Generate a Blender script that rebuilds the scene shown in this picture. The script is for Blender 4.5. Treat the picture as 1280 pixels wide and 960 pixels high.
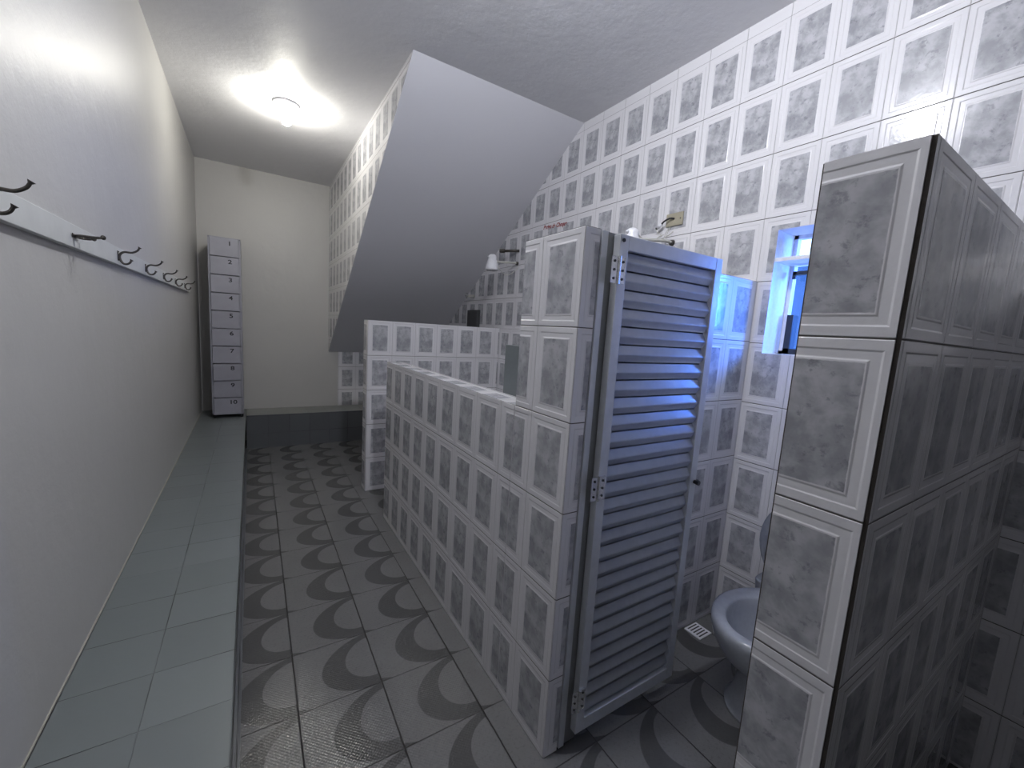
import bpy, bmesh, math, random
from mathutils import Vector, Matrix, Euler

S = bpy.context.scene
C = S.collection
for o in list(bpy.data.objects):
    bpy.data.objects.remove(o)

# ------------------------------------------------------------------ camera
cam_data = bpy.data.cameras.new('camera')
cam_data.sensor_width = 36.0
cam_data.lens = 515.52 / 1280 * 36
cam_data.clip_start = 0.02
cam = bpy.data.objects.new('camera', cam_data)
C.objects.link(cam)
right = Vector((0.84562599, -0.53014341, 0.06216626))
down = Vector((-0.01473923, -0.13961217, -0.99009656))
fwd = Vector((0.53357233, 0.8363351, -0.12587358))
M = Matrix((right, -down, -fwd)).transposed().to_4x4()
M.translation = Vector((0, 0, 1.475))
cam.matrix_world = M
S.camera = cam

# ------------------------------------------------------------------ world, exposure
S.view_settings.view_transform = 'Standard'
S.view_settings.look = 'None'
S.view_settings.gamma = 1.0
S.view_settings.use_curve_mapping = False
S.view_settings.exposure = 0.0
w = bpy.data.worlds.new('world'); S.world = w; w.use_nodes = True
bg = w.node_tree.nodes['Background']
bg.inputs[0].default_value = (0.72, 0.84, 1.0, 1)
bg.inputs[1].default_value = 4.0

BULB_FAR = 330.0
BULB_NEAR = 1120.0
WINDOW_LIGHT = 10.0

# blue area lamp added outside the small window, aimed at the divider
ld = bpy.data.lights.new('added_blue_lamp', 'AREA')
ld.shape = 'RECTANGLE'; ld.size = 0.35; ld.size_y = 0.5
ld.spread = math.radians(70); ld.energy = WINDOW_LIGHT; ld.color = (0.07, 0.25, 1.0)
lo = bpy.data.objects.new('added_blue_lamp', ld); C.objects.link(lo)
lo.location = (2.95, 0.25, 1.86)
lo.rotation_euler = (Vector((1.85, 1.15, 1.66)) - Vector(lo.location)).to_track_quat('-Z', 'Y').to_euler()

# ------------------------------------------------------------------ node helpers
class NT:
    def __init__(s, name):
        s.m = bpy.data.materials.new(name); s.m.use_nodes = True
        s.t = s.m.node_tree; s.n = s.t.nodes; s.l = s.t.links
        s.b = s.n['Principled BSDF']
    def link(s, a, b): s.l.new(a, b)
    def v(s, op, a, b=0.0, c=None, clamp=False):
        n = s.n.new('ShaderNodeMath'); n.operation = op; n.use_clamp = clamp
        for i, x in enumerate((a, b, c)):
            if x is None: continue
            if isinstance(x, (int, float)): n.inputs[i].default_value = x
            else: s.l.new(x, n.inputs[i])
        return n.outputs[0]
    def ramp01(s, x, a, b, inv=False):
        n = s.n.new('ShaderNodeMapRange'); n.interpolation_type = 'SMOOTHSTEP'
        s.l.new(x, n.inputs[0])
        n.inputs[1].default_value = a; n.inputs[2].default_value = b
        n.inputs[3].default_value = 1.0 if inv else 0.0
        n.inputs[4].default_value = 0.0 if inv else 1.0
        return n.outputs[0]
    def mix(s, f, a, b):
        n = s.n.new('ShaderNodeMix'); n.data_type = 'RGBA'
        if isinstance(f, (int, float)): n.inputs[0].default_value = f
        else: s.l.new(f, n.inputs[0])
        for i, x in ((6, a), (7, b)):
            if isinstance(x, tuple): n.inputs[i].default_value = (*x, 1) if len(x) == 3 else x
            else: s.l.new(x, n.inputs[i])
        return n.outputs[2]
    def sep(s, vec):
        n = s.n.new('ShaderNodeSeparateXYZ'); s.l.new(vec, n.inputs[0]); return n.outputs
    def comb(s, x, y, z=0.0):
        n = s.n.new('ShaderNodeCombineXYZ')
        for i, q in enumerate((x, y, z)):
            if isinstance(q, (int, float)): n.inputs[i].default_value = q
            else: s.l.new(q, n.inputs[i])
        return n.outputs[0]
    def noise(s, vec, scale, detail=3, rough=.5, dist=0.0, w=None):
        n = s.n.new('ShaderNodeTexNoise')
        if w is not None:
            n.noise_dimensions = '4D'; s.l.new(w, n.inputs['W'])
        s.l.new(vec, n.inputs['Vector']); n.inputs['Scale'].default_value = scale
        n.inputs['Detail'].default_value = detail; n.inputs['Roughness'].default_value = rough
        n.inputs['Distortion'].default_value = dist
        return n.outputs['Fac']
    def bump(s, h, strength=1.0, dist=1.0, normal=None):
        n = s.n.new('ShaderNodeBump'); n.inputs['Strength'].default_value = strength
        n.inputs['Distance'].default_value = dist; s.l.new(h, n.inputs['Height'])
        if normal is not None: s.l.new(normal, n.inputs['Normal'])
        return n.outputs[0]
    def tc(s, k='Object'):
        n = s.n.new('ShaderNodeTexCoord'); return n.outputs[k]
    def fin(s, col=None, rough=None, normal=None, metal=None):
        for k, x in (('Base Color', col), ('Roughness', rough), ('Normal', normal), ('Metallic', metal)):
            if x is None: continue
            if isinstance(x, tuple): s.b.inputs[k].default_value = (*x, 1)
            elif isinstance(x, (int, float)): s.b.inputs[k].default_value = x
            else: s.l.new(x, s.b.inputs[k])
        return s.m

def simple(name, col, rough=.5, metal=0.0, bump=0.0, scale=60):
    t = NT(name)
    nrm = None
    c = col
    v = t.noise(t.tc(), scale, 3)
    c = t.mix(v, tuple(x * .88 for x in col), tuple(min(1, x * 1.1) for x in col))
    if bump:
        nrm = t.bump(v, 1.0, bump)
    return t.fin(c, rough, nrm, metal)

# wall tile with a raised frame and a printed grey marble panel; UV counts tiles
def tile_material(name, white=(.78, .77, .80), dark_row=False):
    t = NT(name)
    uv = t.sep(t.tc('UV'))
    fu = t.v('FRACT', uv[0]); fv = t.v('FRACT', uv[1])
    iu = t.v('FLOOR', uv[0]); iv = t.v('FLOOR', uv[1])
    du = t.v('MULTIPLY', t.v('MINIMUM', fu, t.v('SUBTRACT', 1.0, fu)), 205.0)
    dv = t.v('MULTIPLY', t.v('MINIMUM', fv, t.v('SUBTRACT', 1.0, fv)), 302.0)
    d = t.v('MINIMUM', du, dv)
    grout_v = t.ramp01(du, .5, 1.1, True)
    grout_h = t.ramp01(dv, 1.0, 1.9, True)
    grout = t.v('MAXIMUM', t.v('MULTIPLY', grout_v, .55), grout_h)
    # relief in metres
    rim = t.ramp01(d, 0.8, 3.0)
    step = t.ramp01(d, 18.0, 22.0)
    rise = t.ramp01(d, 34.0, 38.5)
    h = t.v('MULTIPLY', rim, .0016)
    h = t.v('SUBTRACT', h, t.v('MULTIPLY', step, .0016))
    h = t.v('ADD', h, t.v('MULTIPLY', rise, .0013))
    # marble panel
    local = t.comb(t.v('MULTIPLY', fu, 2.05), t.v('MULTIPLY', fv, 3.02), 0.0)
    alt = t.v('MULTIPLY', t.v('FRACT', t.v('MULTIPLY', t.v('SINE', t.v('ADD', t.v('MULTIPLY', iu, 12.9898), t.v('MULTIPLY', iv, 78.233))), 437.585)), .35)
    big = t.noise(local, 1.6, 4, .6, .25, w=alt)
    fine = t.noise(local, 4.0, 7, .68, .35, w=alt)
    wgt = t.ramp01(big, .36, .66)
    blot = t.ramp01(fine, .54, .66)
    marble = t.mix(wgt, (.31, .315, .34), (.53, .53, .565))
    marble = t.mix(t.v('MULTIPLY', blot, .6), marble, (.17, .175, .20))
    jag = t.v('MULTIPLY', t.v('SUBTRACT', t.noise(local, 9.0, 3), .5), 3.0)
    inside = t.ramp01(t.v('ADD', t.v('MINIMUM', t.v('SUBTRACT', du, 40.0), t.v('SUBTRACT', dv, 41.0)), jag), -.8, .8)
    tint = t.noise(t.tc(), 1.3, 2)
    wh = t.mix(tint, tuple(x * .95 for x in white), white)
    col = t.mix(inside, wh, marble)
    col = t.mix(grout, col, (.075, .068, .062))
    wav = t.noise(t.tc(), 70, 3)
    h2 = t.v('ADD', h, t.v('MULTIPLY', wav, .0003))
    rough = t.v('ADD', .13, t.v('MULTIPLY', grout, .6))
    return t.fin(col, rough, t.bump(h2, 1.0, 1.0))

M_tile = tile_material('glazed_wall_tile')

def floor_material():
    t = NT('crescent_floor_tile')
    P = t.sep(t.tc('Object'))
    x = t.v('SUBTRACT', P[0], .140); 
    x = t.v('SUBTRACT', x, t.v('MULTIPLY', t.v('SUBTRACT', P[1], 3.0), .0066))
    U = t.v('DIVIDE', x, .309)
    V = t.v('DIVIDE', t.v('SUBTRACT', P[1], 1.234), .3137)
    fu = t.v('FRACT', U); fv = t.v('FRACT', V)
    du = t.v('MULTIPLY', t.v('MINIMUM', fu, t.v('SUBTRACT', 1.0, fu)), 309.0)
    dv = t.v('MULTIPLY', t.v('MINIMUM', fv, t.v('SUBTRACT', 1.0, fv)), 313.0)
    gu = t.ramp01(du, 2.0, 3.2, True); gv = t.ramp01(dv, 1.6, 2.6, True)
    grout = t.v('MAXIMUM', gu, t.v('MULTIPLY', gv, .9))
    # crescent: big blob minus lobe, both leaning
    def ell(cx, cy, rx, ry, shear=0.0):
        a = t.v('SUBTRACT', fu, cx)
        b = t.v('SUBTRACT', t.v('SUBTRACT', fv, cy), t.v('MULTIPLY', a, shear))
        return t.v('ADD', t.v('POWER', t.v('ABSOLUTE', t.v('DIVIDE', a, rx)), 2.0),
                   t.v('POWER', t.v('ABSOLUTE', t.v('DIVIDE', b, ry)), 2.0))
    big = ell(1.02, .50, .70, .50, .10)
    sml = ell(1.00, .53, .37, .37, .10)
    cres = t.v('MULTIPLY', t.ramp01(big, .97, 1.03, True), t.ramp01(sml, .96, 1.04))
    # thin tail running on into the next tile along the near joint
    tail = t.v('MULTIPLY', t.ramp01(t.v('ADD', fv, t.v('MULTIPLY', fu, .35)), .055, .07, True), t.ramp01(fu, .18, .2, True))
    cres = t.v('MAXIMUM', cres, tail)
    n = t.noise(t.tc(), 4.0, 4, .6)
    sp = t.noise(t.tc(), 90.0, 2, .6)
    light = t.mix(n, (.13, .13, .13), (.175, .175, .178))
    dark = t.mix(n, (.063, .063, .064), (.083, .083, .085))
    col = t.mix(cres, light, dark)
    col = t.mix(t.v('MULTIPLY', t.ramp01(sp, .5, .75), .25), col, (.05, .05, .05))
    col = t.mix(grout, col, (.014, .013, .013))
    # pressed grid relief
    gx = t.v('SINE', t.v('MULTIPLY', P[0], 2 * math.pi / .0125))
    gy = t.v('SINE', t.v('MULTIPLY', P[1], 2 * math.pi / .0125))
    g = t.v('MULTIPLY', t.v('MULTIPLY', gx, gy), .00022)
    h = t.v('SUBTRACT', t.v('ADD', g, t.v('MULTIPLY', sp, .0006)), t.v('MULTIPLY', grout, .002))
    rough = t.v('ADD', .13, t.v('MULTIPLY', grout, .5))
    return t.fin(col, rough, t.bump(h))
M_floor = floor_material()

def bench_material(name, base, wx, wy, ox, oy, axes=(0, 1), rough=.3):
    t = NT(name)
    P = t.sep(t.tc('Object'))
    U = t.v('DIVIDE', t.v('SUBTRACT', P[axes[0]], ox), wx)
    V = t.v('DIVIDE', t.v('SUBTRACT', P[axes[1]], oy), wy)
    fu = t.v('FRACT', U); fv = t.v('FRACT', V)
    du = t.v('MULTIPLY', t.v('MINIMUM', fu, t.v('SUBTRACT', 1.0, fu)), wx * 1000)
    dv = t.v('MULTIPLY', t.v('MINIMUM', fv, t.v('SUBTRACT', 1.0, fv)), wy * 1000)
    gn = t.noise(t.tc(), 3.0, 3)
    grout = t.ramp01(t.v('MINIMUM', du, dv), .9, 2.0, True)
    r = t.v('FRACT', t.v('MULTIPLY', t.v('SINE', t.v('ADD', t.v('MULTIPLY', t.v('FLOOR', U), 12.98), t.v('MULTIPLY', t.v('FLOOR', V), 78.2))), 437.5))
    col = t.mix(r, tuple(c * .93 for c in base), tuple(c * 1.05 for c in base))
    gc = t.mix(t.ramp01(gn, .42, .58), tuple(c * .15 for c in base), tuple(c * .75 for c in base))
    col = t.mix(grout, col, gc)
    wav = t.noise(t.tc(), 25, 2)
    h = t.v('SUBTRACT', t.v('MULTIPLY', wav, .0004), t.v('MULTIPLY', grout, .001))
    return t.fin(col, rough, t.bump(h))
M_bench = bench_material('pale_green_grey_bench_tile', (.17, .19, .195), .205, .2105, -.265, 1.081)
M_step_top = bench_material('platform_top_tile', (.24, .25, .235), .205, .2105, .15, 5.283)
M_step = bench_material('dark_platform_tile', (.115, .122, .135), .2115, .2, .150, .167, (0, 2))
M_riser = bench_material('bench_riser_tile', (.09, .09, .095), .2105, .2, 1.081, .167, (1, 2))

def paint(name, a, b, rough, lump):
    t = NT(name)
    n = t.noise(t.tc(), 1.2, 5, .6)
    f = t.noise(t.tc(), 9.0, 4, .6)
    g = t.noise(t.tc(), 160.0, 2, .6)
    col = t.mix(n, a, b)
    h = t.v('ADD', t.v('MULTIPLY', f, lump), t.v('MULTIPLY', g, .0003))
    return t.fin(col, rough, t.bump(h))
M_wall = paint('grey_white_wall_paint', (.47, .465, .455), (.53, .52, .51), .42, .003)
M_dim = paint('bounce_cutting_dark_grey', (.07, .07, .07), (.10, .10, .10), .6, .002)  # darkened to cut bounce light from behind the camera
M_ceil = paint('grey_white_ceiling_paint', (.76, .76, .79), (.82, .82, .85), .55, .004)
M_soffit = paint('smooth_grey_soffit_paint', (.70, .70, .75), (.73, .73, .78), .6, .001)
M_mortar = simple('dark_brown_mortar', (.055, .047, .042), .9, 0, .002, 90)
M_mortar_light = simple('grey_joint', (.16, .155, .15), .9, 0, .001, 90)
M_white = simple('white_plastic', (.80, .80, .84), .3)
M_alu = simple('satin_aluminium', (.62, .64, .68), .33, .35, .0002, 30)
M_alu_dark = simple('dull_aluminium_jamb', (.25, .255, .26), .45, .4)
M_steel = simple('bright_hinge_steel', (.7, .7, .7), .25, .9)
M_black = simple('black_metal', (.02, .02, .022), .4)
M_dark_bronze = simple('tarnished_dark_metal', (.11, .10, .09), .35, .8)
M_locker = simple('lavender_grey_painted_steel', (.33, .33, .385), .4, 0, .0003, 12)
M_locker_dark = simple('locker_gap_shadow_steel', (.10, .10, .12), .6)
M_porcelain = simple('grey_glazed_porcelain', (.40, .42, .46), .12)
M_board = simple('grey_white_painted_board', (.60, .61, .60), .45, 0, .0006, 14)
M_caulk = simple('beige_joint_filler', (.42, .40, .35), .7)
M_dark_tile = simple('dark_grey_glaze', (.06, .06, .064), .4)
M_beige = simple('beige_plastic', (.36, .33, .25), .4)
M_red = simple('red_lettering_paint', (.26, .02, .018), .6)
M_ink = simple('black_number_paint', (.015, .015, .018), .6)
M_grey_panel = simple('slate_grey_panel', (.15, .17, .18), .4)
M_pvc = simple('pale_pvc_pipe', (.50, .49, .45), .35)
M_reveal = simple('white_window_reveal', (.82, .83, .88), .5)
M_plaster_dark = simple('outside_block_wall', (.22, .2, .2), .8, 0, .003, 20)

def emitter(name, col, strength):
    m = bpy.data.materials.new(name); m.use_nodes = True
    b = m.node_tree.nodes['Principled BSDF']
    b.inputs['Base Color'].default_value = (.9, .9, .88, 1)
    b.inputs['Emission Color'].default_value = (*col, 1)
    b.inputs['Emission Strength'].default_value = strength
    return m
def glass_material():
    m = bpy.data.materials.new('pale_blue_window_glass'); m.use_nodes = True
    n = m.node_tree.nodes; l = m.node_tree.links
    n.remove(n['Principled BSDF'])
    tr = n.new('ShaderNodeBsdfTransparent'); tr.inputs[0].default_value = (.80, .90, 1.0, 1)
    gl = n.new('ShaderNodeBsdfGlossy'); gl.inputs['Roughness'].default_value = .05
    mx = n.new('ShaderNodeMixShader'); mx.inputs[0].default_value = .08
    l.new(tr.outputs[0], mx.inputs[1]); l.new(gl.outputs[0], mx.inputs[2])
    l.new(mx.outputs[0], n['Material Output'].inputs[0])
    return m
M_glass = glass_material()

# ------------------------------------------------------------------ mesh helpers
def obj(name, bm, mats, parent=None, smooth=False):
    me = bpy.data.meshes.new(name)
    bmesh.ops.recalc_face_normals(bm, faces=bm.faces[:])
    bm.to_mesh(me); bm.free()
    for m in (mats if isinstance(mats, (list, tuple)) else [mats]): me.materials.append(m)
    if smooth:
        for p in me.polygons: p.use_smooth = True
    o = bpy.data.objects.new(name, me); C.objects.link(o)
    if parent: o.parent = parent
    return o
def struct(o): o['kind'] = 'structure'; return o
def tag(o, label, cat, group=None):
    o['label'] = label; o['category'] = cat
    if group: o['group'] = group
    return o
def thing(name, label, cat, loc=(0, 0, 0), rz=0, group=None):
    o = bpy.data.objects.new(name, None); C.objects.link(o)
    o.location = loc; o.rotation_euler = (0, 0, rz); o.empty_display_size = .1
    return tag(o, label, cat, group)

def box(bm, x0, x1, y0, y1, z0, z1, mat=0, bevel=0.0):
    r = bmesh.ops.create_cube(bm, size=1.0)
    vs = r['verts']
    bmesh.ops.scale(bm, vec=(abs(x1 - x0), abs(y1 - y0), abs(z1 - z0)), verts=vs)
    bmesh.ops.translate(bm, vec=((x0 + x1) / 2, (y0 + y1) / 2, (z0 + z1) / 2), verts=vs)
    fs = set(f for v in vs for f in v.link_faces)
    for f in fs: f.material_index = mat
    if bevel:
        es = list(set(e for v in vs for e in v.link_edges))
        bmesh.ops.bevel(bm, geom=es, offset=bevel, segments=2, affect='EDGES', profile=.5)
    return fs

def cyl(bm, p0, p1, r0, r1=None, seg=20, mat=0, cap=True):
    r1 = r0 if r1 is None else r1
    p0, p1 = Vector(p0), Vector(p1)
    d = (p1 - p0); q = d.to_track_quat('Z', 'Y').to_matrix()
    rings = []
    for p, r in ((p0, r0), (p1, r1)):
        rings.append([bm.verts.new(p + q @ Vector((r * math.cos(a), r * math.sin(a), 0)))
                      for a in [2 * math.pi * i / seg for i in range(seg)]])
    for i in range(seg):
        f = bm.faces.new((rings[0][i], rings[0][(i + 1) % seg], rings[1][(i + 1) % seg], rings[1][i])); f.material_index = mat
    if cap:
        for rr in rings:
            f = bm.faces.new(rr); f.material_index = mat

def spline(pts, n=8):
    pts = [Vector(p) for p in pts]
    out = []
    for i in range(len(pts) - 1):
        p0 = pts[max(i - 1, 0)]; p1 = pts[i]; p2 = pts[i + 1]; p3 = pts[min(i + 2, len(pts) - 1)]
        for k in range(n):
            t = k / n
            out.append(.5 * ((2 * p1) + (-p0 + p2) * t + (2 * p0 - 5 * p1 + 4 * p2 - p3) * t * t + (-p0 + 3 * p1 - 3 * p2 + p3) * t ** 3))
    out.append(pts[-1]); return out

def tube(bm, pts, r, seg=10, mat=0, radii=None):
    pts = [Vector(p) for p in pts]
    rings = []
    up = None
    for i, p in enumerate(pts):
        d = (pts[min(i + 1, len(pts) - 1)] - pts[max(i - 1, 0)]).normalized()
        if up is None:
            up = Vector((0, 0, 1)) if abs(d.z) < .9 else Vector((0, 1, 0))
        a = d.cross(up).normalized(); b = a.cross(d).normalized(); up = b
        rr = radii[i] if radii else r
        rings.append([bm.verts.new(p + a * rr * math.cos(t) + b * rr * math.sin(t)) for t in [2 * math.pi * k / seg for k in range(seg)]])
    for i in range(len(rings) - 1):
        for k in range(seg):
            f = bm.faces.new((rings[i][k], rings[i][(k + 1) % seg], rings[i + 1][(k + 1) % seg], rings[i + 1][k])); f.material_index = mat
    for rr in (rings[0], rings[-1]):
        f = bm.faces.new(rr); f.material_index = mat

def lathe(bm, prof, center=(0, 0, 0), seg=32, mat=0, caps=True):
    cx, cy, cz = center
    rings = []
    for r, z in prof:
        rings.append([bm.verts.new((cx + r * math.cos(a), cy + r * math.sin(a), cz + z)) for a in [2 * math.pi * i / seg for i in range(seg)]])
    for i in range(len(rings) - 1):
        for k in range(seg):
            f = bm.faces.new((rings[i][k], rings[i][(k + 1) % seg], rings[i + 1][(k + 1) % seg], rings[i + 1][k])); f.material_index = mat
    if caps:
        for rr in (rings[0], rings[-1]):
            try:
                f = bm.faces.new(rr); f.material_index = mat
            except ValueError: pass

def uv_tiles(me_or_bm, yo, yw, xo, xw, zo, zh):
    bm = me_or_bm
    uvl = bm.loops.layers.uv.verify()
    for f in bm.faces:
        f.normal_update()
        n = f.normal
        ax = max(range(3), key=lambda i: abs(n[i]))
        for l in f.loops:
            c = l.vert.co
            if ax == 0: l[uvl].uv = ((c.y - yo) / yw, (c.z - zo) / zh)
            elif ax == 1: l[uvl].uv = ((c.x - xo) / xw, (c.z - zo) / zh)
            else: l[uvl].uv = ((c.y - yo) / yw, (c.x - xo) / xw + .5)

def clad(name, x0, x1, y0, y1, z1, yo, yw, xo, xw, zo=0.0, zh=.3, z0=0.0, t=.007, gap=.0030, mortar=None, faces='xXyYZ', gap_y=None):
    """A masonry block faced with tile slabs that stop short of each other at the corners."""
    bm = bmesh.new()
    gy = gap if gap_y is None else gap_y
    if 'x' in faces: box(bm, x0, x0 + t, y0 + gy, y1 - gap, z0, z1, 0)
    if 'X' in faces: box(bm, x1 - t, x1, y0 + gap, y1 - gap, z0, z1, 0)
    if 'y' in faces: box(bm, x0 + gap, x1 - gap, y0, y0 + t, z0, z1, 0)
    if 'Y' in faces: box(bm, x0 + gap, x1 - gap, y1 - t, y1, z0, z1, 0)
    if 'Z' in faces: box(bm, x0 + t + .0008, x1 - t - .0008, y0 + t + .0008, y1 - t - .0008, z1 - t, z1 - .0004, 0)
    uv_tiles(bm, yo, yw, xo, xw, zo, zh)
    for f in bm.faces:
        c = f.calc_center_median()
        if abs(f.normal.x) > .9 and x0 + t * .5 < c.x < x0 + t * 1.5 + gap or (abs(f.normal.x) > .9 and abs(c.x - x0 - gap) < 1e-4 and gap_y):
            f.material_index = 1
    m = t * .6
    box(bm, x0 + m, x1 - m, y0 + m, y1 - m, z0, z1 - (m if 'Z' in faces else 0.0), 1)
    return struct(obj(name, bm, [M_tile, mortar or M_mortar_light]))

# ------------------------------------------------------------------ setting
XL, XR = -.475, 2.16
YB, YF = 5.68, -1.0
HC = 3.075
bm = bmesh.new(); box(bm, XL - .15, XR + .3, YF - .15, YB + .15, -.1, 0)
struct(obj('floor', bm, M_floor))
bm = bmesh.new(); box(bm, XL - .15, XR + .3, YF - .15, YB + .15, HC, HC + .12)
struct(obj('ceiling', bm, M_ceil))
bm = bmesh.new(); box(bm, XL - .15, XL, YF - .15, YB + .15, 0, HC)
struct(obj('wall_left', bm, M_wall))
bm = bmesh.new(); box(bm, XL, XR, YF - .15, YF, 0, HC)
struct(obj('wall_front', bm, M_dim))  # unseen wall, placed close and dark to keep the near corner dim
bm = bmesh.new()
box(bm, XL, .945, YB, YB + .15, 0, HC, 1)
box(bm, .945, XR, YB - .006, YB + .15, 0, HC, 0)
uv_tiles(bm, 0, .205, .955, .207, -.0, .2955)
struct(obj('wall_back', bm, [M_tile, M_wall]))

# right wall with the window opening
WY0, WY1, WZ0, WZ1 = .50, 1.085, 1.446, 2.040
bm = bmesh.new()
X2 = XR + .24
HT = 3.0185
box(bm, XR, X2, YF, WY0, 0, HT)
box(bm, XR, X2, WY1, YB, 0, HT)
box(bm, XR, X2, WY0, WY1, 0, WZ0)
box(bm, XR, X2, WY0, WY1, WZ1, HT)
box(bm, XR, X2, YF, YB, HT, HC)
uv_tiles(bm, .544, .2050, 0, .205, -.031, .305)
uvl = bm.loops.layers.uv.verify()
for f in bm.faces:
    if f.calc_center_median().z > HT + .01:
        for l in f.loops: l[uvl].uv = (l[uvl].uv[0], .03)
# window reveals stay plain: their faces look along y or z
bm.faces.ensure_lookup_table()
for f in bm.faces:
    c = f.calc_center_median()
    if XR < c.x < X2 and WY0 - .01 < c.y < WY1 + .01 and WZ0 - .01 < c.z < WZ1 + .01:
        f.material_index = 1
struct(obj('wall_right', bm, [M_tile, M_reveal]))
# thicker tile skin on the lower shower wall
bm = bmesh.new(); box(bm, 2.11, XR, 1.285, 3.60, 0, 1.497)
uv_tiles(bm, .105, .205, 0, .205, -.003, .3)
struct(obj('wall_shower', bm, M_tile))

# stair above the showers: tiled side wall and sloping soffit
def prism(bm, yz, x0, x1, mat=0):
    a = [bm.verts.new((x0, y, z)) for y, z in yz]; b = [bm.verts.new((x1, y, z)) for y, z in yz]
    fs = [bm.faces.new(a), bm.faces.new(b[::-1])]
    n = len(yz)
    for i in range(n): fs.append(bm.faces.new((a[i], a[(i + 1) % n], b[(i + 1) % n], b[i])))
    for f in fs: f.material_index = mat
    return fs
YS, ZS = 2.60, 1.078
bm = bmesh.new()
prism(bm, [(YS, HC), (YB - .001, ZS), (YB - .001, HC)], .83, .90)
bmesh.ops.recalc_face_normals(bm, faces=bm.faces[:])
uv_tiles(bm, .97, .2105, 0, .205, .02, .303)
for f in bm.faces:
    f.normal_update()
    if abs(f.normal.x) < .9: f.material_index = 1
struct(obj('wall_stairs', bm, [M_tile, M_soffit]))
bm = bmesh.new()
prism(bm, [(YS + .001, HC), (YB - .007, ZS + .001), (YB - .007, ZS + .16), (YS + .25, HC)], .84, XR)
struct(obj('ceiling_sloped', bm, M_soffit))

# raised platform across the back and the bench along the left wall
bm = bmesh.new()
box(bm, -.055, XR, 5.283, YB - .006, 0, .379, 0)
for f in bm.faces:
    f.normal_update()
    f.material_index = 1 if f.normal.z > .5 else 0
struct(obj('floor_platform', bm, [M_step, M_step_top]))
bm = bmesh.new()
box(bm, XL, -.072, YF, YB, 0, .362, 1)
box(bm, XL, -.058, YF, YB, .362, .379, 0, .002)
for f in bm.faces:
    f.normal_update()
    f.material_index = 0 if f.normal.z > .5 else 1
struct(obj('bench_tiled', bm, [M_bench, M_riser]))
bpy.data.objects['bench_tiled'].name = 'bench_left'  # this object is the built-in tiled bench
bm = bmesh.new(); box(bm, XL, XL + .004, YF, YB, .379, .383)
struct(obj('baseboard_left', bm, M_caulk))
# narrow dark kerb at the foot of the bench
bm = bmesh.new(); box(bm, -.072, -.052, YF, 5.283, 0, .012)
struct(obj('baseboard_bench', bm, M_step))

# partitions
clad('wall_half', .842, .957, 1.290, 3.04, 1.2, .966, .2110, .842, .205, gap=.0025)
clad('wall_post', .842, .905, .967, 1.288, 1.80, .966, .2110, .842, .205, gap=.003)
clad('wall_divider', .965, XR, 1.150, 1.286, 1.80, .97, .2115, XR - .01 - .205 * 8, .205, gap=.003)
bm = bmesh.new(); box(bm, .905, .965, .990, 1.288, 0, 1.795)
struct(obj('wall_jamb', bm, M_mortar_light))
clad('wall_shower_screen', .830, 2.11, 3.600, 3.740, 1.497, 3.60, .21, .832, .2045, gap=.003)
clad('wall_stall', .842, XR, .222, .366, 1.797, .222 - .003, .2105, .858, .2105, zh=.3, gap=.0035, gap_y=.0065, mortar=M_mortar)

# ------------------------------------------------------------------ window 
bm = bmesh.new()
fx0, fx1 = XR + .165, XR + .20
ft = .018
box(bm, fx0, fx1, WY0, WY1, WZ1 - ft, WZ1)
box(bm, fx0, fx1, WY0, WY1, WZ0, WZ0 + ft)
box(bm, fx0, fx1, WY0, WY0 + ft, WZ0, WZ1)
box(bm, fx0, fx1, WY1 - ft, WY1, WZ0, WZ1)
win = struct(obj('window_1', bm, M_white))
def win_part(name, m, *bx):
    b = bmesh.new()
    for q in bx: box(b, *q)
    return obj(name, b, m, win)
win_part('transom', M_reveal, (XR + .004, fx1, WY0, WY1, WZ0 + .445, WZ0 + .463))
win_part('lower_sash', M_black, (fx0 - .012, fx0, WY1 - .050, WY1 - .022, WZ0 + .004, WZ0 + .20),
         (fx0 - .012, fx0, WY0, WY1 - .022, WZ0 + .004, WZ0 + .030))
win_part('sash_stile', M_white, (fx0 - .010, fx0, WY1 - .12, WY1 - .10, WZ0 + .03, WZ0 + .44))
win_part('latch', M_dark_bronze, (fx0 - .035, fx0 - .004, WY1 - .13, WY1 - .03, WZ0 + .395, WZ0 + .412),
         (fx0 - .035, fx0 - .022, WY1 - .045, WY1 - .03, WZ0 + .375, WZ0 + .41))
win_part('upper_catch', M_plaster_dark, (fx0 - .03, fx0 - .004, WY1 - .16, WY1 - .09, WZ0 + .48, WZ0 + .565))
g = win_part('window_pane', M_glass, (fx0 + .014, fx0 + .018, WY0 + ft, WY1 - ft, WZ0 + ft, WZ1 - ft))

# ------------------------------------------------------------------ lamps
def ceiling_lamp(x, y, strength, label, col):
    t = thing('ceiling_lamp', label, 'lamp', (x, y, HC), 0)
    b = bmesh.new()
    lathe(b, [(.0, 0), (.088, 0), (.092, -.006), (.090, -.014), (.078, -.020), (.060, -.020), (.045, -.022), (.038, -.030), (.034, -.062), (.026, -.064), (0.0, -.064)], caps=False)
    obj('lamp_base', b, M_white, t, True)
    b = bmesh.new()
    lathe(b, [(.0, -.050), (.016, -.055), (.02, -.072), (.030, -.090), (.036, -.108), (.036, -.124), (.028, -.142), (.014, -.152), (0.0, -.154)], caps=False)
    obj('bulb', b, emitter('lit_bulb', col, strength), t, True)
    return t
ceiling_lamp(.253, 3.81, BULB_FAR, 'lit bare bulb in white round holder on the ceiling above the aisle', (1.0, .97, .86))
ceiling_lamp(.67, 1.04, BULB_NEAR, 'lit bare bulb on the ceiling near the toilet stall, above the camera view', (.93, .95, 1.0))

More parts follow.
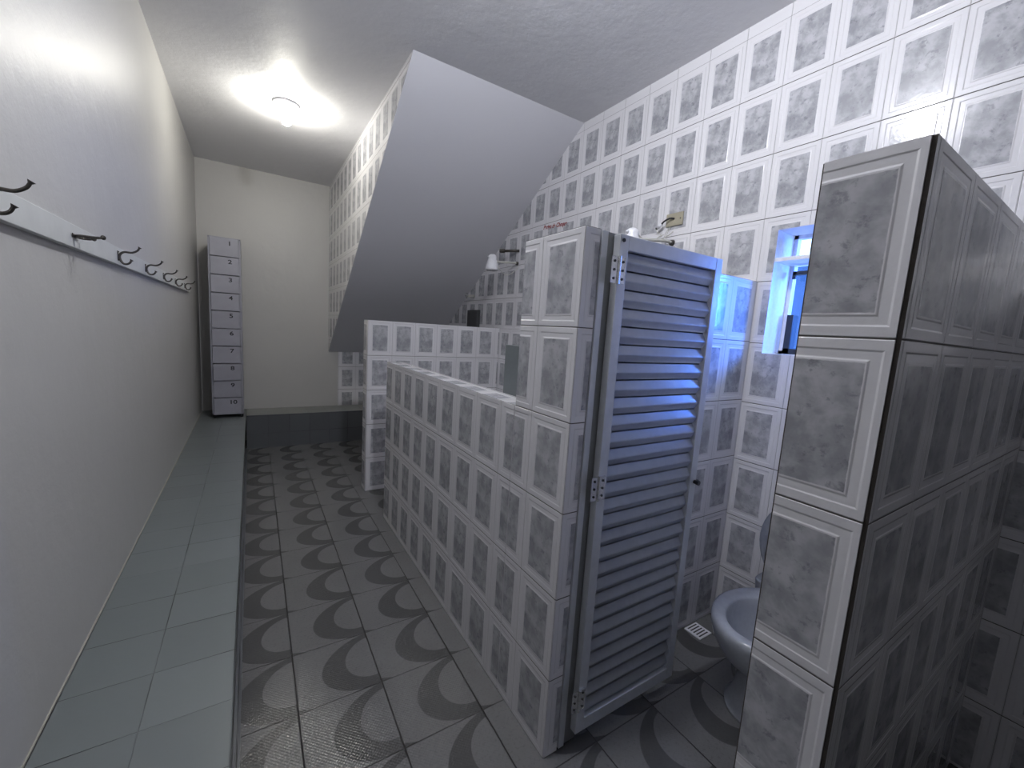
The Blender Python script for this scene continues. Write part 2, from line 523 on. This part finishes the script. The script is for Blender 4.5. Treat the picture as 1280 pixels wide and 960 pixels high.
# ------------------------------------------------------------------ coat rack
rack = thing('coat_rack', 'long white painted board of dark metal coat hooks on the left wall', 'coat rack', (XL, 3.0, 1.69))
bm = bmesh.new(); box(bm, 0, .020, -3.2, 1.74, -.043, .027, 0, .002)
obj('board', bm, M_board, rack)
def hook_mesh():
    b = bmesh.new()
    box(b, .020, .0222, -.006, .006, -.020, .020, 0, .0008)
    up = spline([(.024, 0, -.012), (.0275, 0, .006), (.040, 0, .017), (.064, 0, .018), (.081, 0, .028), (.088, 0, .040)], 6)
    tube(b, up, .0042, 10, radii=[.0048 - .0012 * i / len(up) for i in range(len(up))])
    lo_ = spline([(.024, 0, .004), (.0275, 0, -.016), (.036, 0, -.029), (.047, 0, -.030), (.056, 0, -.024), (.061, 0, -.014)], 6)
    tube(b, lo_, .004, 10, radii=[.0046 - .001 * i / len(lo_) for i in range(len(lo_))])
    cyl(b, up[-2], up[-1] + Vector((.002, 0, .003)), .004, .0072)
    cyl(b, lo_[-2], lo_[-1] + Vector((.002, 0, .003)), .004, .0068)
    for z in (-.016, .016): cyl(b, (.0215, 0, z), (.0250, 0, z), .003, .002, 10)
    return b
h0 = obj('hook', hook_mesh(), M_dark_bronze, rack, True)
ys = [1.32, 1.83, 2.335, 2.86, 3.38, 3.86, 4.36]
for i, y in enumerate(ys):
    h = h0
    if i:
        h = h0.copy(); C.objects.link(h); h.parent = rack
    h.location = (0, y - 3.0, -.008)
    if i == 1:
        h.rotation_euler = (math.radians(88), 0, math.radians(6))
        h['label'] = 'hook twisted sideways on its screw'

# ------------------------------------------------------------------ lockers
LX0, LX1, LY, LZ0, LZ1 = -.352, -.078, 5.22, .395, 2.235
lk = thing('locker_cabinet', 'tall narrow grey metal locker column with ten numbered doors in the back left corner', 'locker', ((LX0 + LX1) / 2, LY + .2, .379))
def rel(o):
    # geometry was laid out in room coordinates; shift it under its root
    off = Vector(lk.location)
    o.data.transform(Matrix.Translation(-off)); return o
bm = bmesh.new()
bz0 = LZ0 + .02
box(bm, LX0, LX0 + .014, LY, LY + .40, bz0, LZ1)
box(bm, LX1 - .014, LX1, LY, LY + .40, bz0, LZ1)
box(bm, LX0, LX1, LY, LY + .40, LZ1 - .012, LZ1)
box(bm, LX0, LX1, LY, LY + .40, bz0, bz0 + .014)
box(bm, LX0 + .014, LX1 - .014, LY + .385, LY + .40, bz0, LZ1)
for i in range(1, 10):
    z = bz0 + (LZ1 - bz0) * i / 10
    box(bm, LX0 + .014, LX1 - .014, LY + .03, LY + .385, z - .003, z + .003)
rel(obj('body', bm, M_locker, lk))
for (x, y) in ((LX0 + .02, LY + .02), (LX1 - .02, LY + .02), (LX0 + .02, LY + .38), (LX1 - .02, LY + .38)):
    bm = bmesh.new(); cyl(bm, (x, y, .379), (x, y, bz0 + .002), .014, .018, 12)
    rel(obj('foot', bm, M_black, lk))
def text_mesh(txt, size, depth=.0006, bold=.03):
    cu = bpy.data.curves.new('t', 'FONT'); cu.body = txt; cu.size = size; cu.extrude = depth
    cu.align_x = 'CENTER'; cu.align_y = 'CENTER'
    cu.offset = size * bold
    o = bpy.data.objects.new('t', cu); C.objects.link(o)
    dg = bpy.context.evaluated_depsgraph_get()
    me = bpy.data.meshes.new_from_object(o.evaluated_get(dg))
    bpy.data.objects.remove(o)
    return me
pitch = (LZ1 - bz0 - .012) / 10
ajar = {0: 0, 1: 1, 2: 2, 3: 1, 4: 2, 5: 1, 6: 1, 7: 7, 8: 0, 9: 3}
for i in range(10):
    z1 = LZ1 - .010 - pitch * i - .004
    z0 = z1 - pitch + .008
    wd = LX1 - LX0 - .034
    bm = bmesh.new()
    box(bm, -wd, 0, -.010, 0, 0, z1 - z0, 0, .0015)
    d = obj('door', bm, M_locker, lk)
    d.location = Vector((LX1 - .017, LY - .001, z0)) - Vector(lk.location)
    d.rotation_euler = (0, 0, math.radians(ajar[i] * .8))
    me = text_mesh(str(i + 1), .058, .0006, .02)
    me.materials.append(M_ink)
    n = bpy.data.objects.new('number', me); C.objects.link(n); n.parent = d
    me.transform(Matrix.Rotation(math.radians(90), 4, 'X'))
    me.transform(Matrix.Scale(1.25, 4, (1, 0, 0)))
    n.location = (-wd * .31, -.0120, (z1 - z0) - .045)

# ------------------------------------------------------------------ stall door (opened inwards)
DX0, DX1, DZ0, DZ1 = .958, 1.500, .062, 1.792
door = thing('door_1', 'x', 'door', (DX0, .952, DZ0))
for k in ('label', 'category'): del door[k]
door['kind'] = 'structure'
DW, DH, FT = DX1 - DX0, DZ1 - DZ0, .038
bm = bmesh.new()
box(bm, 0, FT, -.014, .014, 0, DH, 0, .002)
box(bm, DW - FT, DW, -.014, .014, 0, DH, 0, .002)
box(bm, FT, DW - FT, -.014, .014, DH - .045, DH, 0, .002)
box(bm, FT, DW - FT, -.014, .014, 0, .050, 0, .002)
obj('door_frame', bm, M_alu, door)
bm = bmesh.new()
zt, zb = DH - .045, .050
n = 28; p = (zt - zb) / n
prof = []
for i in range(n):
    z = zt - i * p
    prof += [(.005, z), (.005, z - p * .05), (-.0085, z - p * .50), (-.0095, z - p * .56), (-.0085, z - p * .62), (.005, z - p * .97)]
prof.append((.005, zb))
a = [bm.verts.new((FT + .001, y, z)) for y, z in prof]
b = [bm.verts.new((DW - FT - .001, y, z)) for y, z in prof]
for i in range(len(prof) - 1): bm.faces.new((a[i], a[i + 1], b[i + 1], b[i]))
r = bmesh.ops.solidify(bm, geom=bm.faces[:], thickness=.0012)
obj('louvre_panel', bm, M_alu, door)
for z in (1.62, .92, .14):
    bm = bmesh.new()
    box(bm, -.032, -.004, -.0185, -.0155, z - .04, z + .04)
    box(bm, .002, .026, -.0185, -.0145, z - .04, z + .04)
    cyl(bm, (-.001, -.019, z - .042), (-.001, -.019, z + .042), .0055, seg=12)
    for s in (-.026, 0, .026):
        cyl(bm, (-.020, -.0185, z + s), (-.020, -.0205, z + s), .004, seg=10, mat=1)
        cyl(bm, (.016, -.0185, z + s), (.016, -.0205, z + s), .004, seg=10, mat=1)
    obj('hinge', bm, [M_steel, M_black], door)
bm = bmesh.new(); cyl(bm, (.014, -.0145, DH - .018), (.014, -.017, DH - .018), .006, seg=12)
obj('screw', bm, M_black, door)
bm = bmesh.new(); cyl(bm, (DW - .012, -.012, .865), (DW - .012, -.036, .865), .007, .010, 14)
cyl(bm, (DW - .012, -.015, .865), (DW + .010, -.015, .865), .006, .006, 12)
obj('latch', bm, M_black, door)
# fixed jamb beside the post; dark strip widened to block blue light
bm = bmesh.new()
box(bm, .906, .930, .962, .990, .01, 1.797, 0, .001)
box(bm, .930, .986, .9685, .990, .01, 1.797, 1)
struct(obj('trim_2', bm, [M_alu, M_alu_dark]))

# ------------------------------------------------------------------ toilet
TX, TY = 1.735, .70
toilet = thing('toilet', 'grey-white porcelain toilet with raised lid in the tiled stall', 'toilet', (TX, TY, 0))
def ring(bm, cx, a_front, a_back, b, z, seg=40, k=2.0):
    vs = []
    for i in range(seg):
        t = 2 * math.pi * i / seg
        ct, st = math.cos(t), math.sin(t)
        rx = a_back if ct > 0 else a_front
        vs.append(bm.verts.new((cx + rx * math.copysign(abs(ct) ** (2 / k), ct), b * math.copysign(abs(st) ** (2 / k), st), z)))
    return vs
def loft(bm, rings, close0=True, close1=True, mat=0):
    for i in range(len(rings) - 1):
        n = len(rings[i])
        for j in range(n):
            f = bm.faces.new((rings[i][j], rings[i][(j + 1) % n], rings[i + 1][(j + 1) % n], rings[i + 1][j])); f.material_index = mat
    if close0: bm.faces.new(rings[0]).material_index = mat
    if close1: bm.faces.new(rings[-1]).material_index = mat
bm = bmesh.new()
rs = [ring(bm, .02, .145, .30, .125, 0), ring(bm, .02, .145, .30, .125, .012), ring(bm, .02, .13, .30, .110, .03),
      ring(bm, .03, .115, .30, .098, .09), ring(bm, .03, .12, .29, .102, .15), ring(bm, .02, .155, .28, .125, .21),
      ring(bm, .00, .20, .27, .160, .27), ring(bm, .0, .232, .26, .184, .325), ring(bm, .0, .244, .26, .194, .365),
      ring(bm, .0, .247, .26, .197, .385), ring(bm, .0, .243, .256, .194, .400), ring(bm, .0, .232, .247, .184, .407),
      ring(bm, -.02, .185, .165, .140, .406), ring(bm, -.02, .175, .155, .131, .398), ring(bm, -.02, .172, .150, .128, .36),
      ring(bm, -.01, .14, .12, .105, .30), ring(bm, .0, .09, .09, .075, .235), ring(bm, .02, .05, .05, .045, .20)]
loft(bm, rs)
obj('bowl', bm, M_porcelain, toilet, True)
bm = bmesh.new()
b2 = [ring(bm, .30, .085, .120, .165, .30, k=3.5), ring(bm, .30, .09, .122, .19, .36, k=3.5), ring(bm, .30, .09, .122, .195, .40, k=3.5), ring(bm, .30, .085, .118, .19, .41, k=3.5)]
loft(bm, b2)
obj('rear_shelf', bm, M_porcelain, toilet, True)
# raised lid, an oval slab leaning on the wall side
bm = bmesh.new()
lr = []
for dx, sc in ((-.004, .95), (.0, 1.0), (.012, 1.0), (.017, .95)):
    vs = []
    for i in range(40):
        t = 2 * math.pi * i / 40
        y = .192 * sc * math.cos(t); z = .21 * sc * math.sin(t)
        vs.append(bm.verts.new((dx + .225 + (z + .21) * .10, y, .625 + z)))
    lr.append(vs)
loft(bm, lr)
obj('lid', bm, M_porcelain, toilet, True)
for s in (-.07, .07):
    bm = bmesh.new(); cyl(bm, (.225, s - .02, .418), (.225, s + .02, .418), .012, seg=14)
    obj('lid_hinge', bm, M_white, toilet, True)

# floor drain by the divider
dr = thing('floor_drain', 'small white square drain cover on the stall floor against the divider', 'drain', (1.93, 1.095, 0))
bm = bmesh.new(); box(bm, -.05, .05, -.045, .045, .0005, .006, 0, .001); obj('drain_frame', bm, M_white, dr)
bm = bmesh.new()
for i in range(5): box(bm, -.035, .035, -.034 + i * .016, -.028 + i * .016, .0058, .0068)
obj('drain_slots', bm, M_black, dr)

# ------------------------------------------------------------------ showers
def shower(x, y, z, wall_pt, label, wires):
    t = thing('electric_shower', label, 'shower', (x, y, z))
    b = bmesh.new()
    lathe(b, [(0, .142), (.020, .141), (.033, .132), (.038, .115), (.037, .098), (.045, .082), (.054, .05), (.060, .015), (.061, .004), (.057, 0), (0, 0)], caps=False)
    obj('shower_body', b, M_white, t, True)
    b = bmesh.new()
    cyl(b, (0, 0, -.003), (0, 0, .001), .052, .054, 28)
    for r_ in (.015, .028, .041):
        for k in range(int(r_ * 500)):
            a = 2 * math.pi * k / int(r_ * 500)
            cyl(b, (r_ * math.cos(a), r_ * math.sin(a), -.0042), (r_ * math.cos(a), r_ * math.sin(a), -.002), .0018, seg=6, mat=1)
    obj('spray_plate', b, [M_white, M_black], t)
    wp = Vector(wall_pt) - Vector((x, y, z))
    b = bmesh.new()
    tube(b, spline([(.03, 0, .085), (.10, wp.y * .35, wp.z * .7 + .02), (wp.x * .75, wp.y * .9, wp.z), (wp.x, wp.y, wp.z)], 8), .010, 12)
    cyl(b, (wp.x - .02, wp.y, wp.z), (wp.x, wp.y, wp.z), .014, .018, 20, mat=1)
    obj('pipe', b, [M_pvc, M_dark_bronze], t, True)
    b = bmesh.new()
    for q in wires:
        pts = [Vector(u) - Vector((x, y, z)) for u in q]
        tube(b, spline(pts, 6), .0028, 8)
    obj('wire', b, M_pvc, t, True)
    b = bmesh.new(); cyl(b, (-.036, 0, .115), (-.050, 0, .118), .008, .006, 12)
    obj('selector_knob', b, M_white, t, True)
    return t
shower(1.90, 3.45, 2.028, (XR, 3.42, 2.12), 'white electric shower head at the far end under the sloping soffit', [[(1.925, 3.44, 2.12), (1.98, 3.43, 2.04), (2.06, 3.42, 2.0), (XR - .002, 3.40, 2.08)]])
shower(1.86, 1.735, 1.962, (XR, 1.688, 2.066), 'white electric shower head just showing above the open louvred door', [[(1.89, 1.73, 2.08), (2.0, 1.73, 2.05), (2.10, 1.735, 2.10), (2.115, 1.72, 2.11)], [(1.895, 1.73, 2.06), (2.02, 1.70, 2.06), (2.12, 1.70, 2.10), (XR - .004, 1.69, 2.13)]])

# dark capped pipe by the far shower
vp = thing('wall_pipe', 'short dark capped pipe stub sticking out of the tiles beside the far shower', 'pipe', (XR, 3.42, 2.235))
bm = bmesh.new(); cyl(bm, (-.10, .10, 0), (0, -.02, 0), .012, .012, 14); obj('pipe_stub', bm, M_dark_bronze, vp, True)
bm = bmesh.new(); cyl(bm, (-.125, .13, 0), (-.095, .094, 0), .019, .019, 14); obj('pipe_cap', bm, M_dark_bronze, vp, True)

# small tap with a pale body and the dark box below it
tap = thing('wall_tap', 'small pale tap on the far shower wall above the dark box', 'tap', (XR, 4.30, 1.845))
bm = bmesh.new(); cyl(bm, (-.09, 0, 0), (0, 0, 0), .014, .018, 16); obj('tap_body', bm, M_pvc, tap, True)
bm = bmesh.new(); cyl(bm, (-.095, 0, -.03), (-.095, 0, .03), .009, .009, 12); cyl(bm, (-.095, -.03, 0), (-.095, .03, 0), .008, .008, 12)
obj('tap_handle', bm, M_steel, tap, True)
bm = bmesh.new(); box(bm, XR - .03, XR, 4.13, 4.40, 1.47, 1.69, 0, .004)
box(bm, XR - .034, XR - .028, 4.145, 4.385, 1.485, 1.675, 0, .003)
tag(obj('dark_wall_box', bm, M_dark_tile), 'dark square box on the far shower wall, partly behind the tiled screen', 'box')
# grey panel behind the half wall
bm = bmesh.new(); box(bm, .962, .985, 1.292, 1.582, .95, 1.416, 0, .003); box(bm, .985, .992, 1.30, 1.574, .96, 1.408, 0, .002)
tag(obj('grey_panel', bm, M_grey_panel), 'flat slate grey panel standing behind the end of the tiled half wall', 'panel')

# electrical plate with a cable and connector
pl = thing('outlet_plate', 'beige blank wiring plate with a black cable high on the tiled right wall', 'outlet', (XR, 1.686, 2.200))
bm = bmesh.new(); box(bm, -.009, 0, -.058, .058, -.037, .037, 0, .002)
obj('plate', bm, M_beige, pl)
bm = bmesh.new(); cyl(bm, (-.009, -.043, 0), (-.0115, -.043, 0), .004, .0035, 10)
obj('screw', bm, M_dark_bronze, pl)
bm = bmesh.new(); tube(bm, spline([(-.008, 0, .004), (-.025, .02, .006), (-.035, .05, -.008), (-.035, .068, -.022)], 6), .0052, 10)
obj('cable', bm, M_black, pl, True)
bm = bmesh.new(); cyl(bm, (-.035, .066, -.020), (-.034, .096, -.038), .011, .010, 14); cyl(bm, (-.034, .094, -.036), (-.034, .106, -.043), .0085, .007, 12, mat=1)
obj('connector', bm, [M_white, M_black], pl, True)
bm = bmesh.new()
tube(bm, spline([(-.034, .104, -.042), (-.032, .095, -.065), (-.028, .075, -.075), (-.026, .070, -.105), (-.05, .055, -.14)], 6), .0025, 8)
tube(bm, spline([(-.006, .03, -.037), (-.016, .045, -.07), (-.02, .05, -.10), (-.04, .05, -.14)], 6), .002, 8)
tube(bm, spline([(-.006, .02, -.037), (-.016, .03, -.07), (-.02, .04, -.10), (-.04, .045, -.14)], 6), .002, 8)
obj('loose_wires', bm, M_pvc, pl, True)
bm = bmesh.new(); box(bm, -.06, -.02, .035, .075, -.145, -.105, 0, .004)
obj('terminal_block', bm, M_white, pl)
# red warning lettering painted on the tiles
me = text_mesh('Perigo de Choque', .047, .0004)
me.materials.append(M_red)
xs = [v.co.x for v in me.vertices]; ln = max(xs) - min(xs)
me.transform(Matrix.Scale(.315 / ln, 4, (1, 0, 0)))
sh = Matrix.Identity(4); sh[0][1] = .2
me.transform(sh)
o = bpy.data.objects.new('warning_lettering', me); C.objects.link(o)
o.matrix_world = Matrix.Translation((XR - .0008, 2.873, 2.373)) @ Matrix(((0, 0, -1, 0), (-1, 0, 0, 0), (0, 1, 0, 0), (0, 0, 0, 1))) @ Matrix.Rotation(math.radians(-3), 4, 'Z')
tag(o, 'red painted warning words Perigo de Choque on the wall tiles above the post', 'sign')

# blue sheet added outside the window to turn its view and light blue
bm = bmesh.new(); box(bm, 3.60, 3.63, -1.2, 3.2, .2, 2.16, 0, .004)
struct(obj('added_blue_sheet', bm, simple('matt_blue_sheet', (.05, .13, .34), .7)))
